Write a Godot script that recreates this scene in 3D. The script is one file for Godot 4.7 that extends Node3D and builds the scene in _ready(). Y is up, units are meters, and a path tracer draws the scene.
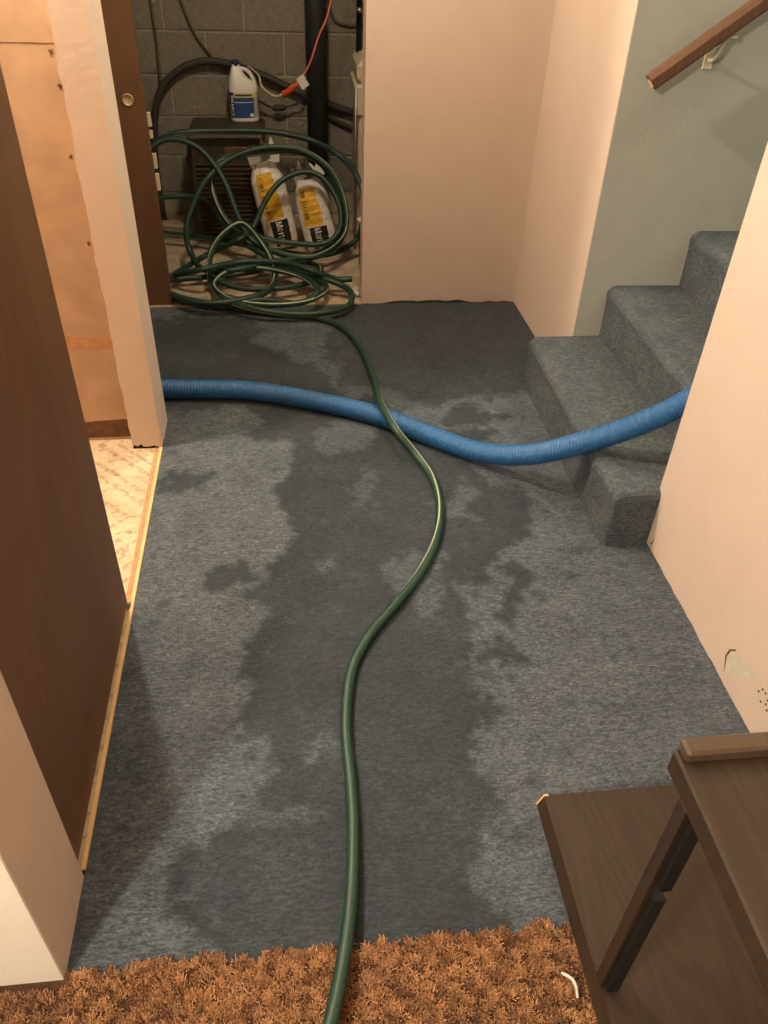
extends Node3D
# Basement corridor with wet blue carpet, garden hose, extraction hose, stairs and utility nook.

var M := {}
var noise := FastNoiseLite.new()

# ---------------------------------------------------------------- helpers
func new_st() -> SurfaceTool:
	var st := SurfaceTool.new()
	st.begin(Mesh.PRIMITIVE_TRIANGLES)
	return st

func tri(st: SurfaceTool, a: Vector3, b: Vector3, c: Vector3, out: Vector3) -> void:
	var n := (a - c).cross(a - b)
	if n.dot(out) < 0.0:
		var t := b
		b = c
		c = t
	st.add_vertex(a)
	st.add_vertex(b)
	st.add_vertex(c)

func quad(st: SurfaceTool, a: Vector3, b: Vector3, c: Vector3, d: Vector3, out: Vector3) -> void:
	tri(st, a, b, c, out)
	tri(st, a, c, d, out)

# chamfered box between two corners
func add_box(st: SurfaceTool, lo: Vector3, hi: Vector3, bev := 0.0, xf := Transform3D()) -> void:
	st.set_smooth_group(-1)
	var c := (lo + hi) * 0.5
	var h := (hi - lo) * 0.5
	var b: float = min(bev, min(h.x, min(h.y, h.z)) * 0.9)
	var P := func(sx: float, sy: float, sz: float, ax: int) -> Vector3:
		var v := Vector3(sx * h.x, sy * h.y, sz * h.z)
		if b > 0.0:
			if ax != 0: v.x -= sx * b
			if ax != 1: v.y -= sy * b
			if ax != 2: v.z -= sz * b
		return xf * (c + v)
	var bs := xf.basis
	for s in [-1.0, 1.0]:
		quad(st, P.call(s, -1, -1, 0), P.call(s, 1, -1, 0), P.call(s, 1, 1, 0), P.call(s, -1, 1, 0), bs * Vector3(s, 0, 0))
		quad(st, P.call(-1, s, -1, 1), P.call(1, s, -1, 1), P.call(1, s, 1, 1), P.call(-1, s, 1, 1), bs * Vector3(0, s, 0))
		quad(st, P.call(-1, -1, s, 2), P.call(1, -1, s, 2), P.call(1, 1, s, 2), P.call(-1, 1, s, 2), bs * Vector3(0, 0, s))
	if b <= 0.0:
		return
	for s in [-1.0, 1.0]:
		for t in [-1.0, 1.0]:
			quad(st, P.call(s, t, -1, 0), P.call(s, t, 1, 0), P.call(s, t, 1, 1), P.call(s, t, -1, 1), bs * Vector3(s, t, 0))
			quad(st, P.call(s, -1, t, 0), P.call(s, 1, t, 0), P.call(s, 1, t, 2), P.call(s, -1, t, 2), bs * Vector3(s, 0, t))
			quad(st, P.call(-1, s, t, 1), P.call(1, s, t, 1), P.call(1, s, t, 2), P.call(-1, s, t, 2), bs * Vector3(0, s, t))
			for u in [-1.0, 1.0]:
				tri(st, P.call(s, t, u, 0), P.call(s, t, u, 1), P.call(s, t, u, 2), bs * Vector3(s, t, u))

# polygon in a plane (2D points, any winding), extruded; axes u, v, w
func add_prism(st: SurfaceTool, poly: PackedVector2Array, o: Vector3, u: Vector3, v: Vector3, w: Vector3) -> void:
	st.set_smooth_group(-1)
	var idx := Geometry2D.triangulate_polygon(poly)
	for k in range(0, idx.size(), 3):
		var a := o + u * poly[idx[k]].x + v * poly[idx[k]].y
		var b := o + u * poly[idx[k + 1]].x + v * poly[idx[k + 1]].y
		var c := o + u * poly[idx[k + 2]].x + v * poly[idx[k + 2]].y
		tri(st, a, b, c, -w)
		tri(st, a + w, b + w, c + w, w)
	var area := 0.0
	for k in poly.size():
		area += poly[k].cross(poly[(k + 1) % poly.size()])
	for k in poly.size():
		var p := poly[k]
		var q := poly[(k + 1) % poly.size()]
		var d := (q - p)
		var n2 := Vector2(d.y, -d.x) * signf(area)
		var a := o + u * p.x + v * p.y
		var b := o + u * q.x + v * q.y
		quad(st, a, b, b + w, a + w, u * n2.x + v * n2.y)

# catmull-rom resampling at a step
func smooth_path(pts: PackedVector3Array, step: float) -> PackedVector3Array:
	var fine := PackedVector3Array()
	var n := pts.size()
	for i in n - 1:
		var p0 := pts[max(i - 1, 0)]
		var p1 := pts[i]
		var p2 := pts[i + 1]
		var p3 := pts[min(i + 2, n - 1)]
		for k in 24:
			var t := k / 24.0
			fine.append(p1.cubic_interpolate(p2, p0, p3, t))
	fine.append(pts[n - 1])
	var outp := PackedVector3Array([fine[0]])
	var acc := 0.0
	for i in range(1, fine.size()):
		var seg := fine[i].distance_to(fine[i - 1])
		var done := 0.0
		while acc + seg - done >= step:
			done += step - acc
			acc = 0.0
			outp.append(fine[i - 1].lerp(fine[i], done / seg))
		acc += seg - done
	outp.append(fine[fine.size() - 1])
	return outp

# swept tube with parallel frames; radius from a callable(index) or constant; optional colours by side index
func add_tube(st: SurfaceTool, path: PackedVector3Array, radius: float, sides := 12, col = null, bulge = null, twist := 0.0) -> void:
	st.set_smooth_group(0)
	var n := path.size()
	var t0 := (path[1] - path[0]).normalized()
	var nrm := t0.cross(Vector3.UP if absf(t0.y) < 0.9 else Vector3.RIGHT).normalized()
	var rings := []
	for i in n:
		var t: Vector3 = (path[min(i + 1, n - 1)] - path[max(i - 1, 0)]).normalized()
		nrm = (nrm - t * nrm.dot(t)).normalized()
		var bi := t.cross(nrm)
		var r: float = radius
		if bulge != null:
			r += bulge.call(i)
		var ring := PackedVector3Array()
		for k in sides:
			var a := TAU * k / sides + twist * i
			ring.append(path[i] + (nrm * cos(a) + bi * sin(a)) * r)
		rings.append(ring)
	for i in n - 1:
		for k in sides:
			var k2 := (k + 1) % sides
			if col != null:
				st.set_color(col.call(k, i))
			var out: Vector3 = rings[i][k] - path[i]
			quad(st, rings[i][k], rings[i][k2], rings[i + 1][k2], rings[i + 1][k], out)
	for e in [0, n - 1]:
		var out := path[0] - path[1] if e == 0 else path[n - 1] - path[n - 2]
		for k in sides:
			tri(st, path[e], rings[e][k], rings[e][(k + 1) % sides], out)

# surface through rings of equal size (closed), capped
func add_loft(st: SurfaceTool, rings: Array, cap := true, smooth := true) -> void:
	st.set_smooth_group(0 if smooth else -1)
	var m: int = rings[0].size()
	for i in rings.size() - 1:
		var c := Vector3.ZERO
		for p in rings[i]: c += p
		c /= m
		for k in m:
			var k2 := (k + 1) % m
			quad(st, rings[i][k], rings[i][k2], rings[i + 1][k2], rings[i + 1][k], rings[i][k] - c)
	if cap:
		for e in [0, rings.size() - 1]:
			var c := Vector3.ZERO
			for p in rings[e]: c += p
			c /= m
			var other: Array = rings[1 if e == 0 else rings.size() - 2]
			var out: Vector3 = c - other[0].lerp(other[m / 2], 0.5)
			for k in m:
				tri(st, c, rings[e][k], rings[e][(k + 1) % m], out)

func super_ring(c: Vector3, a: float, b: float, e: float, n := 32) -> Array:
	var r := []
	for k in n:
		var t := TAU * k / n
		r.append(c + Vector3(signf(cos(t)) * pow(absf(cos(t)), e) * a, 0, signf(sin(t)) * pow(absf(sin(t)), e) * b))
	return r

func obj(called: String, st: SurfaceTool, m: Material, parent: Node = self) -> MeshInstance3D:
	st.generate_normals()
	var o := MeshInstance3D.new()
	o.mesh = st.commit()
	o.material_override = m
	o.name = called
	parent.add_child(o, true)
	return o

func share(called: String, mesh: Mesh, m: Material, parent: Node, at: Vector3) -> MeshInstance3D:
	var o := MeshInstance3D.new()
	o.mesh = mesh
	o.material_override = m
	o.name = called
	parent.add_child(o, true)
	o.position = at
	return o

func box(called: String, lo: Vector3, hi: Vector3, bev: float, m: Material, parent: Node = self) -> MeshInstance3D:
	var st := new_st()
	add_box(st, lo, hi, bev)
	return obj(called, st, m, parent)

func struct(called: String, lo: Vector3, hi: Vector3, m: Material) -> MeshInstance3D:
	var o := box(called, lo, hi, 0.0, m)
	o.set_meta("kind", "structure")
	return o

func tag(o: Node, label: String, category: String, group := "") -> void:
	o.set_meta("label", label)
	o.set_meta("category", category)
	if group:
		o.set_meta("group", group)

func thing(called: String, at: Vector3, label: String, category: String, group := "") -> Node3D:
	var o := Node3D.new()
	o.name = called
	add_child(o, true)
	o.position = at
	tag(o, label, category, group)
	return o

# ---------------------------------------------------------------- materials
func flat(c: Color, rough := 0.8) -> StandardMaterial3D:
	var m := StandardMaterial3D.new()
	m.albedo_color = c
	m.roughness = rough
	return m

func nz(freq: float, octaves: int, sd: int) -> FastNoiseLite:
	var f := FastNoiseLite.new()
	f.noise_type = FastNoiseLite.TYPE_SIMPLEX_SMOOTH
	f.frequency = freq
	f.fractal_octaves = octaves
	f.seed = sd
	return f

# mottled paint or concrete: colours a..b by noise, world triplanar, with a light relief
func mottled(a: Color, b: Color, rough: float, tile: float, sd: int, bump := 0.0, oct := 5, freq := 0.012) -> StandardMaterial3D:
	var m := flat(Color.WHITE, rough)
	var t := NoiseTexture2D.new()
	t.width = 512
	t.height = 512
	t.seamless = true
	t.noise = nz(freq, oct, sd)
	var g := Gradient.new()
	g.set_color(0, a)
	g.set_color(1, b)
	t.color_ramp = g
	m.albedo_texture = t
	m.uv1_triplanar = true
	m.uv1_world_triplanar = true
	m.uv1_scale = Vector3.ONE / tile
	if bump > 0.0:
		var nt := NoiseTexture2D.new()
		nt.width = 512
		nt.height = 512
		nt.seamless = true
		nt.noise = nz(0.09, 4, sd + 7)
		nt.as_normal_map = true
		nt.bump_strength = 4.0
		m.normal_enabled = true
		m.normal_texture = nt
		m.normal_scale = bump
	return m

# wood grain running along the texture's v
func wood(dark: Color, light: Color, rough: float, sd: int, tile := 1.3) -> StandardMaterial3D:
	var im := Image.create(512, 512, false, Image.FORMAT_RGB8)
	var f1 := nz(0.010, 3, sd)
	var f2 := nz(0.05, 2, sd + 1)
	for y in 512:
		for x in 512:
			var w := f1.get_noise_2d(x * 0.7, y * 0.12) * 10.0
			var v := 0.5 + 0.35 * sin(w * 3.0 + f1.get_noise_2d(x * 3.0, y * 0.3 + 900.0) * 3.0) * 0.6 + 0.35 * f2.get_noise_2d(x * 6.0, y * 0.22)
			im.set_pixel(x, y, dark.lerp(light, clampf(v, 0, 1)))
	var m := flat(Color.WHITE, rough)
	m.albedo_texture = ImageTexture.create_from_image(im)
	m.uv1_triplanar = true
	m.uv1_world_triplanar = true
	m.uv1_scale = Vector3.ONE / tile
	return m

const DRY_A := Color(0.185, 0.215, 0.246)
const DRY_B := Color(0.395, 0.432, 0.465)
const WET_A := Color(0.11, 0.138, 0.162)
const WET_B := Color(0.20, 0.235, 0.265)

func in_poly(p: Vector2, poly: PackedVector2Array) -> bool:
	return Geometry2D.is_point_in_polygon(p, poly)

func pairs(a: Array) -> PackedVector2Array:
	var r := PackedVector2Array()
	for i in range(0, a.size(), 2):
		r.append(Vector2(a[i], a[i + 1]))
	return r

# damp patches on the carpet, in metres on the floor
var damp := PackedVector2Array([Vector2(0.24, -3.4), Vector2(1.2, -3.4), Vector2(1.2, -2.62), Vector2(0.84, -2.54), Vector2(0.66, -2.46), Vector2(0.42, -2.46), Vector2(0.20, -2.62), Vector2(0.14, -2.9)])

func wet_at(p: Vector2, warp: FastNoiseLite, fine: FastNoiseLite, polys: Array, wet: Array, dry: Array) -> float:
	var q := p + Vector2(warp.get_noise_2d(p.x * 100, p.y * 100), warp.get_noise_2d(p.x * 100 + 500, p.y * 100)) * 0.085 + Vector2(fine.get_noise_2d(p.x * 100, p.y * 160), fine.get_noise_2d(p.x * 100 + 90, p.y * 160)) * 0.035
	var w := 0.0
	for poly in polys:
		if in_poly(q, poly):
			w = 1.0
	if w < 0.5 and in_poly(q, damp):
		w = 0.62
	for i in range(0, wet.size(), 4):
		if Vector2((q.x - wet[i]) / wet[i + 2], (q.y - wet[i + 1]) / wet[i + 3]).length() < 1.0:
			w = maxf(w, 0.85)
	for i in range(0, dry.size(), 4):
		if Vector2((q.x - dry[i]) / dry[i + 2], (q.y - dry[i + 1]) / dry[i + 3]).length() < 1.0:
			w = minf(w, 0.25)
	var blot := warp.get_noise_2d(p.x * 160 + 300, p.y * 260)
	if w < 0.5 and blot > 0.5:
		w = 0.6
	elif w > 0.9 and blot < -0.48:
		w = 0.6
	if w > 0.9:
		w = 0.86 + 0.28 * warp.get_noise_2d(p.x * 60 + 40, p.y * 60)
	return clampf(w, 0.0, 1.0)

func carpet_images(w: int, h: int, wet_mask: Image, sd: int, tint: float) -> Array:
	var f2 := nz(1.0, 1, sd + 1)
	var f3 := nz(0.012, 4, sd + 2)
	var im := Image.create(w, h, false, Image.FORMAT_RGB8)
	var bump := Image.create(w, h, false, Image.FORMAT_RGB8)
	var rng := RandomNumberGenerator.new()
	rng.seed = sd
	var above := PackedFloat32Array()
	above.resize(w)
	for y in h:
		var left := 0
		var shade := 0.5
		for x in w:
			# yarn: short dashes laid in rows, each its own shade
			if left <= 0:
				left = rng.randi_range(2, 8)
				shade = rng.randf()
			left -= 1
			var b := f2.get_noise_2d(x * 0.22, y * 0.45)
			var c := f3.get_noise_2d(x, y)
			var v := clampf(0.42 + 0.46 * (shade - 0.5) + 0.36 * (above[x] - 0.5) + 0.30 * b + 0.16 * c, 0.0, 1.15)
			above[x] = shade
			var wv := wet_mask.get_pixel(x, y).r if wet_mask else 0.0
			var col := DRY_A.lerp(DRY_B, v).lerp(WET_A.lerp(WET_B, v), wv)
			if tint > 0.0:
				col = col.lerp(Color(col.r * 1.12, col.g * 1.05, col.b * 0.88), clampf(0.5 + c * 1.6, 0, 1) * tint)
			im.set_pixel(x, y, col)
			bump.set_pixel(x, y, Color(v, v, v))
	bump.bump_map_to_normal_map(2.5)
	return [ImageTexture.create_from_image(im), ImageTexture.create_from_image(bump)]

func make_materials() -> void:
	M.pink = mottled(Color(0.795, 0.725, 0.665), Color(0.815, 0.745, 0.685), 0.85, 1.2, 11, 0.04)
	M.cream = mottled(Color(0.945, 0.925, 0.875), Color(0.96, 0.94, 0.895), 0.8, 1.1, 12, 0.1)
	M.green = mottled(Color(0.64, 0.65, 0.61), Color(0.67, 0.68, 0.64), 0.85, 1.0, 13, 0.05)
	M.bare = mottled(Color(0.64, 0.53, 0.42), Color(0.72, 0.605, 0.485), 0.9, 0.9, 14, 0.03, 3)
	M.plaster = mottled(Color(0.74, 0.72, 0.67), Color(0.82, 0.79, 0.73), 0.95, 0.2, 15, 0.3)
	M.stain = mottled(Color(0.30, 0.21, 0.14), Color(0.46, 0.33, 0.22), 0.95, 0.25, 16, 0.3)
	M.stain_light = mottled(Color(0.66, 0.47, 0.33), Color(0.76, 0.58, 0.43), 0.95, 0.25, 17, 0.3)
	M.ceiling = mottled(Color(0.85, 0.82, 0.76), Color(0.88, 0.85, 0.80), 0.9, 1.0, 18, 0.2)
	M.sill = mottled(Color(0.64, 0.565, 0.45), Color(0.75, 0.675, 0.55), 0.9, 0.3, 24, 0.3)
	M.concrete = mottled(Color(0.57, 0.51, 0.43), Color(0.75, 0.69, 0.59), 0.9, 0.9, 19, 0.3)
	M.block = [mottled(Color(0.44, 0.42, 0.37), Color(0.52, 0.495, 0.44), 0.95, 0.5, 20, 0.8, 5, 0.03), mottled(Color(0.41, 0.39, 0.345), Color(0.50, 0.475, 0.42), 0.95, 0.45, 21, 0.8, 5, 0.03), mottled(Color(0.46, 0.44, 0.39), Color(0.54, 0.515, 0.46), 0.95, 0.55, 22, 0.8, 5, 0.03)]
	M.mortar = mottled(Color(0.56, 0.54, 0.48), Color(0.63, 0.60, 0.54), 0.95, 0.3, 23, 0.5)
	M.door_wood = wood(Color(0.35, 0.245, 0.155), Color(0.41, 0.29, 0.185), 0.5, 31, 1.6)
	M.jamb_wood = wood(Color(0.36, 0.255, 0.165), Color(0.41, 0.29, 0.19), 0.55, 32, 1.4)
	M.lit_edge_wood = wood(Color(0.26, 0.215, 0.16), Color(0.31, 0.26, 0.195), 0.45, 39, 0.9)  # greyer, lighter table wood: light on the back rail's top is painted in
	M.table_wood = wood(Color(0.15, 0.118, 0.085), Color(0.225, 0.175, 0.128), 0.42, 33, 0.9)
	M.rail_wood = wood(Color(0.33, 0.225, 0.155), Color(0.44, 0.31, 0.215), 0.5, 34, 0.5)
	M.pale_wood = wood(Color(0.80, 0.66, 0.44), Color(0.88, 0.75, 0.53), 0.6, 35, 0.6)
	M.fresh_wood = flat(Color(0.80, 0.66, 0.50), 0.8)
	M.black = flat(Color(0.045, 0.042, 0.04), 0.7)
	M.column = mottled(Color(0.10, 0.105, 0.11), Color(0.15, 0.155, 0.16), 0.5, 0.4, 36)
	M.rubber = flat(Color(0.20, 0.19, 0.165), 0.7)
	M.cable = flat(Color(0.33, 0.305, 0.255), 0.7)
	M.orange = flat(Color(0.83, 0.36, 0.16), 0.5)
	M.orange_cord = flat(Color(0.78, 0.45, 0.33), 0.5)
	M.white_plastic = flat(Color(0.87, 0.86, 0.83), 0.4)
	M.cream_plastic = flat(Color(0.79, 0.75, 0.64), 0.45)
	M.blue_cap = flat(Color(0.10, 0.13, 0.42), 0.4)
	M.label_blue = flat(Color(0.13, 0.27, 0.47), 0.45)
	M.label_navy = flat(Color(0.08, 0.14, 0.25), 0.45)
	M.label_lime = flat(Color(0.80, 0.79, 0.46), 0.45)
	M.tag = flat(Color(0.72, 0.70, 0.65), 0.7)
	M.label_grey = flat(Color(0.62, 0.64, 0.62), 0.45)
	M.ink = flat(Color(0.20, 0.24, 0.20), 0.5)
	M.white_ink = flat(Color(0.90, 0.90, 0.88), 0.5)
	M.appliance = mottled(Color(0.205, 0.175, 0.145), Color(0.25, 0.215, 0.18), 0.5, 0.4, 37)
	M.louver = wood(Color(0.20, 0.135, 0.09), Color(0.27, 0.185, 0.125), 0.5, 38, 0.5)
	M.panel = flat(Color(0.40, 0.28, 0.19), 0.4)
	M.brass = flat(Color(0.74, 0.66, 0.50), 0.4)
	M.brass.metallic = 0.35
	M.steel = flat(Color(0.62, 0.60, 0.56), 0.4)
	M.steel.metallic = 0.8
	M.dust = flat(Color(0.03, 0.025, 0.02), 1.0)
	M.glow = flat(Color(1, 0.95, 0.85), 0.5)
	M.glow.emission_enabled = true
	M.glow.emission = Color(1.0, 0.80, 0.52)
	M.glow.emission_energy_multiplier = 3.0
	var vc := flat(Color.WHITE, 0.5)
	vc.vertex_color_use_as_albedo = true
	M.hose = vc
	var bl := flat(Color(0.145, 0.36, 0.56), 0.42)
	M.blue_hose = bl
	var bag := flat(Color.WHITE, 0.45)
	bag.vertex_color_use_as_albedo = true
	M.bag = bag

func carpets() -> void:
	# the stairs' dry carpet, tiling; and the corridor's with its damp patches
	var t := carpet_images(512, 512, null, 51, 0.35)
	var m := flat(Color.WHITE, 0.95)
	m.albedo_texture = t[0]
	m.normal_enabled = true
	m.normal_texture = t[1]
	m.normal_scale = 0.5
	m.uv1_triplanar = true
	m.uv1_world_triplanar = true
	m.uv1_scale = Vector3.ONE / 1.0
	M.stair_carpet = m
	var polys := [
		pairs([0.01, -2.24, 0.11, -2.15, 0.31, -2.17, 0.55, -2.04, 0.69, -1.93, 0.72, -1.78, 0.57, -1.63, 0.50, -1.62, 0.44, -1.46, 0.39, -1.33, 0.38, -1.17, 0.39, -0.98, 0.36, -0.82, 0.31, -0.64, 0.28, -0.54, -0.24, -0.59, -0.26, -0.74, -0.23, -0.83, -0.13, -0.92, -0.10, -1.02, -0.16, -1.13, -0.15, -1.31, -0.10, -1.43, -0.14, -1.54, -0.03, -1.65, 0.00, -1.83, -0.04, -2.02]),
		pairs([-0.66, -3.21, -0.17, -3.15, -0.12, -2.93, 0.14, -2.67, 0.20, -2.52, 0.37, -2.43, 0.12, -2.33, -0.13, -2.28, -0.17, -2.44, -0.43, -2.50, -0.57, -2.53]),
		pairs([-0.13, -2.46, 0.09, -2.45, 0.38, -2.31, 0.55, -2.15, 0.54, -1.95, 0.00, -1.99, -0.02, -2.24, -0.12, -2.26]),
		pairs([-0.42, -2.09, -0.28, -2.06, -0.26, -1.99, -0.41, -1.99])]
	var wet := [-0.20, -1.61, 0.064, 0.058, 0.56, -1.48, 0.035, 0.134, 0.47, -1.27, 0.059, 0.049, 0.40, -1.17, 0.033, 0.056, -0.37, -2.05, 0.061, 0.041, 0.79, -1.30, 0.020, 0.019, 0.48, -2.22, 0.203, 0.081, 0.65, -2.36, 0.142, 0.051]
	var dry := [0.32, -1.54, 0.081, 0.124, 0.17, -2.26, 0.087, 0.071, 0.08, -1.62, 0.044, 0.032, 0.20, -1.96, 0.025, 0.088, -0.12, -0.90, 0.104, 0.026, 0.49, -1.89, 0.073, 0.067, 0.04, -1.02, 0.051, 0.044, -0.26, -0.69, 0.106, 0.051]
	var warp := nz(0.05, 4, 61)
	var fine := nz(0.22, 3, 62)
	var mw := 460
	var mh := 540
	var mask := Image.create(mw, mh, false, Image.FORMAT_RGB8)
	for y in mh:
		for x in mw:
			var p := Vector2(-1.3 + 2.3 * (x + 0.5) / mw, -3.3 + 2.7 * (y + 0.5) / mh)
			var w := wet_at(p, warp, fine, polys, wet, dry)
			mask.set_pixel(x, y, Color(w, w, w))
	mask.resize(mw / 3, mh / 3, Image.INTERPOLATE_LANCZOS)
	mask.resize(1150, 1350, Image.INTERPOLATE_CUBIC)
	var c := carpet_images(1150, 1350, mask, 52, 0.0)
	var f := flat(Color.WHITE, 0.95)
	f.albedo_texture = c[0]
	f.normal_enabled = true
	f.normal_texture = c[1]
	f.normal_scale = 0.3
	M.carpet = f

# ---------------------------------------------------------------- setting
# wall panel whose lower edge is broken: along an axis, between two ends, with chips
func broken_wall(called: String, o: Vector3, u: Vector3, length: float, height: float, w: Vector3, m: Material, sd: int, amp: float) -> MeshInstance3D:
	var rng := RandomNumberGenerator.new()
	rng.seed = sd
	var poly := PackedVector2Array()
	var n := int(length / 0.022)
	var y := 0.002
	for i in n + 1:
		y = clampf(y + rng.randf_range(-1, 1) * amp * 0.5, 0.001, amp)
		poly.append(Vector2(length * i / n, y))
	poly.append(Vector2(length, height))
	poly.append(Vector2(0, height))
	var st := new_st()
	add_prism(st, poly, o, u, Vector3.UP, w)
	var r := obj(called, st, m)
	r.set_meta("kind", "structure")
	return r

func blob(st: SurfaceTool, o: Vector3, u: Vector3, v: Vector3, w: Vector3, pts: Array) -> void:
	add_prism(st, pairs(pts), o, u, v, w)

func setting() -> void:
	# carpeted corridor floor with its own texture coordinates
	var st := new_st()
	st.set_smooth_group(-1)
	var corners := [Vector3(-1.3, 0, -3.3), Vector3(1.0, 0, -3.3), Vector3(1.0, 0, -0.6), Vector3(-1.3, 0, -0.6)]
	# the corridor, then the nook left of the corridor
	for r in [[-0.43, -3.3, 1.0, -0.6], [-1.3, -3.3, -0.43, -2.34]]:
		var q := [Vector3(r[0], 0, r[1]), Vector3(r[2], 0, r[1]), Vector3(r[2], 0, r[3]), Vector3(r[0], 0, r[3])]
		for k in [0, 1, 2, 0, 2, 3]:
			var p: Vector3 = q[k]
			st.set_uv(Vector2((p.x + 1.3) / 2.3, (p.z + 3.3) / 2.7))
			st.add_vertex(p)
	st.generate_normals()
	st.generate_tangents()
	var fl := MeshInstance3D.new()
	fl.mesh = st.commit()
	fl.material_override = M.carpet
	fl.name = "floor"
	add_child(fl)
	fl.set_meta("kind", "structure")
	struct("floor_slab", Vector3(-2.5, -0.12, -4.6), Vector3(4.5, -0.006, 2.7), M.concrete)
	var sub := struct("floor_underlay", Vector3(-1.3, -0.006, -3.29), Vector3(0.99, -0.0012, -0.6), M.dust)
	# bathroom vinyl
	vinyl()
	# walls
	struct("wall_left", Vector3(-2.4, 0, -0.80), Vector3(-0.43, 2.2, -0.622), M.pink)
	struct("wall_front", Vector3(-2.4, 0.0, -0.622), Vector3(-0.4305, 2.2, -0.617), M.cream)
	struct("wall_left_header", Vector3(-0.53, 2.05, -2.39), Vector3(-0.43, 2.2, -0.80), M.pink)
	struct("wall_bathroom_back", Vector3(-2.0, 0, -2.39), Vector3(-0.52, 2.2, -2.28), M.bare)
	struct("wall_bathroom_left", Vector3(-2.1, 0, -2.39), Vector3(-2.0, 2.2, -0.80), M.bare)
	# jamb with the torn edge of its drywall
	var rng := RandomNumberGenerator.new()
	rng.seed = 5
	var poly := PackedVector2Array([Vector2(-0.43, 0.004), Vector2(-0.43, 2.2), Vector2(-0.53, 2.2)])
	var yy := 2.15
	while yy > 0.01:
		poly.append(Vector2(-0.523 + rng.randf_range(-0.0035, 0.0035), yy))
		yy -= rng.randf_range(0.012, 0.04)
	poly.append(Vector2(-0.520, 0.012))
	poly.append(Vector2(-0.49, 0.006))
	st = new_st()
	add_prism(st, poly, Vector3(0, 0, -2.28), Vector3.RIGHT, Vector3.UP, Vector3(0, 0, 0.056))
	var jamb := obj("wall_jamb", st, M.pink)
	jamb.set_meta("kind", "structure")
	struct("wall_jamb_return", Vector3(-0.52, 0, -2.39), Vector3(-0.43, 2.2, -2.28), M.pink)
	struct("wall_nook_left", Vector3(-1.4, 0, -3.40), Vector3(-1.3, 2.2, -2.39), M.pink)
	struct("wall_nook_back", Vector3(-1.3, 0, -3.40), Vector3(-0.93, 2.2, -3.29), M.pink)
	struct("wall_back_header", Vector3(-0.93, 2.05, -3.40), Vector3(0.312, 2.2, -3.29), M.pink)
	var wb := broken_wall("wall_back", Vector3(0.312, 0, -3.40), Vector3.RIGHT, 0.678, 2.2, Vector3(0, 0, 0.11), M.pink, 8, 0.014)
	# chipped corner of the back wall
	st = new_st()
	blob(st, Vector3(0.3105, 0, -3.33), Vector3(0, 0, 1), Vector3.UP, Vector3(0.0012, 0, 0), [0.0, 0.01, 0.041, 0.004, 0.041, 0.10, 0.03, 0.12, 0.035, 0.15, 0.012, 0.14, 0.018, 0.09, 0.004, 0.05])
	obj("chipped_plaster", st, M.plaster, wb)
	st = new_st()
	add_prism(st, pairs([0.99, -3.40, 0.990, -3.29, 1.0115, -2.575, 1.0155, -2.5745, 1.06, -2.70, 1.06, -3.40]), Vector3.ZERO, Vector3.RIGHT, Vector3(0, 0, 1), Vector3(0, 2.2, 0))
	obj("wall_right_far", st, M.pink).set_meta("kind", "structure")
	struct("wall_stair_back", Vector3(1.0155, 0, -2.70), Vector3(4.4, 4.6, -2.575), M.green)
	var wr := broken_wall("wall_right", Vector3(0.99, 0, -1.667), Vector3(0, 0, 1), 4.267, 2.2, Vector3(0.11, 0, 0), M.pink, 21, 0.006)
	# bare plaster where the paint is scraped off, and the nicks beside it
	st = new_st()
	blob(st, Vector3(0.9896, 0, 0), Vector3(0, 0, 1), Vector3.UP, Vector3(0.0012, 0, 0), [-1.152, 0.043, -1.167, 0.072, -1.161, 0.095, -1.146, 0.110, -1.114, 0.123, -1.058, 0.141, -1.063, 0.107, -1.083, 0.086, -1.118, 0.062])
	obj("scraped_patch", st, M.plaster, wr)
	st = new_st()
	blob(st, Vector3(0.9892, 0, 0), Vector3(0, 0, 1), Vector3.UP, Vector3(0.0012, 0, 0), [-1.153, 0.028, -1.171, 0.067, -1.166, 0.094, -1.148, 0.113, -1.145, 0.110, -1.160, 0.094, -1.165, 0.071])
	for c: Vector2 in [Vector2(-1.035, 0.108), Vector2(-1.027, 0.124), Vector2(-1.015, 0.126), Vector2(-1.017, 0.095), Vector2(-1.001, 0.106), Vector2(-1.001, 0.119), Vector2(-0.991, 0.098)]:
		blob(st, Vector3(0.9892, 0, 0), Vector3(0, 0, 1), Vector3.UP, Vector3(0.0012, 0, 0), [c.x, c.y, c.x + 0.005, c.y + 0.004, c.x + 0.007, c.y - 0.001, c.x + 0.003, c.y - 0.004])
	blob(st, Vector3(0.9892, 0, 0), Vector3(0, 0, 1), Vector3.UP, Vector3(0.0012, 0, 0), [-1.628, 0.02, -1.620, 0.035, -1.615, 0.052, -1.618, 0.034, -1.624, 0.016])
	obj("nick", st, M.stain, wr)
	struct("wall_stair_near", Vector3(1.10, 0, -1.667), Vector3(4.4, 4.6, -1.60), M.green)
	struct("wall_stair_header", Vector3(0.99, 2.2, -2.575), Vector3(1.09, 4.6, -1.667), M.pink)
	struct("wall_stair_end", Vector3(4.4, 0, -2.70), Vector3(4.5, 4.6, -1.60), M.green)
	struct("wall_room_left", Vector3(-2.5, 0, -0.80), Vector3(-2.4, 2.2, 2.6), M.door_wood)
	struct("wall_room_rear", Vector3(-2.5, 0, 2.6), Vector3(1.10, 2.2, 2.7), M.door_wood)
	struct("wall_utility_left", Vector3(-1.4, 0, -4.6), Vector3(-1.3, 2.2, -3.40), M.block[0])
	struct("wall_utility_right", Vector3(1.4, 0, -4.6), Vector3(1.5, 2.2, -3.29), M.block[1])
	struct("wall_utility_front", Vector3(1.06, 0, -3.40), Vector3(1.4, 2.2, -3.29), M.block[1])
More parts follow.
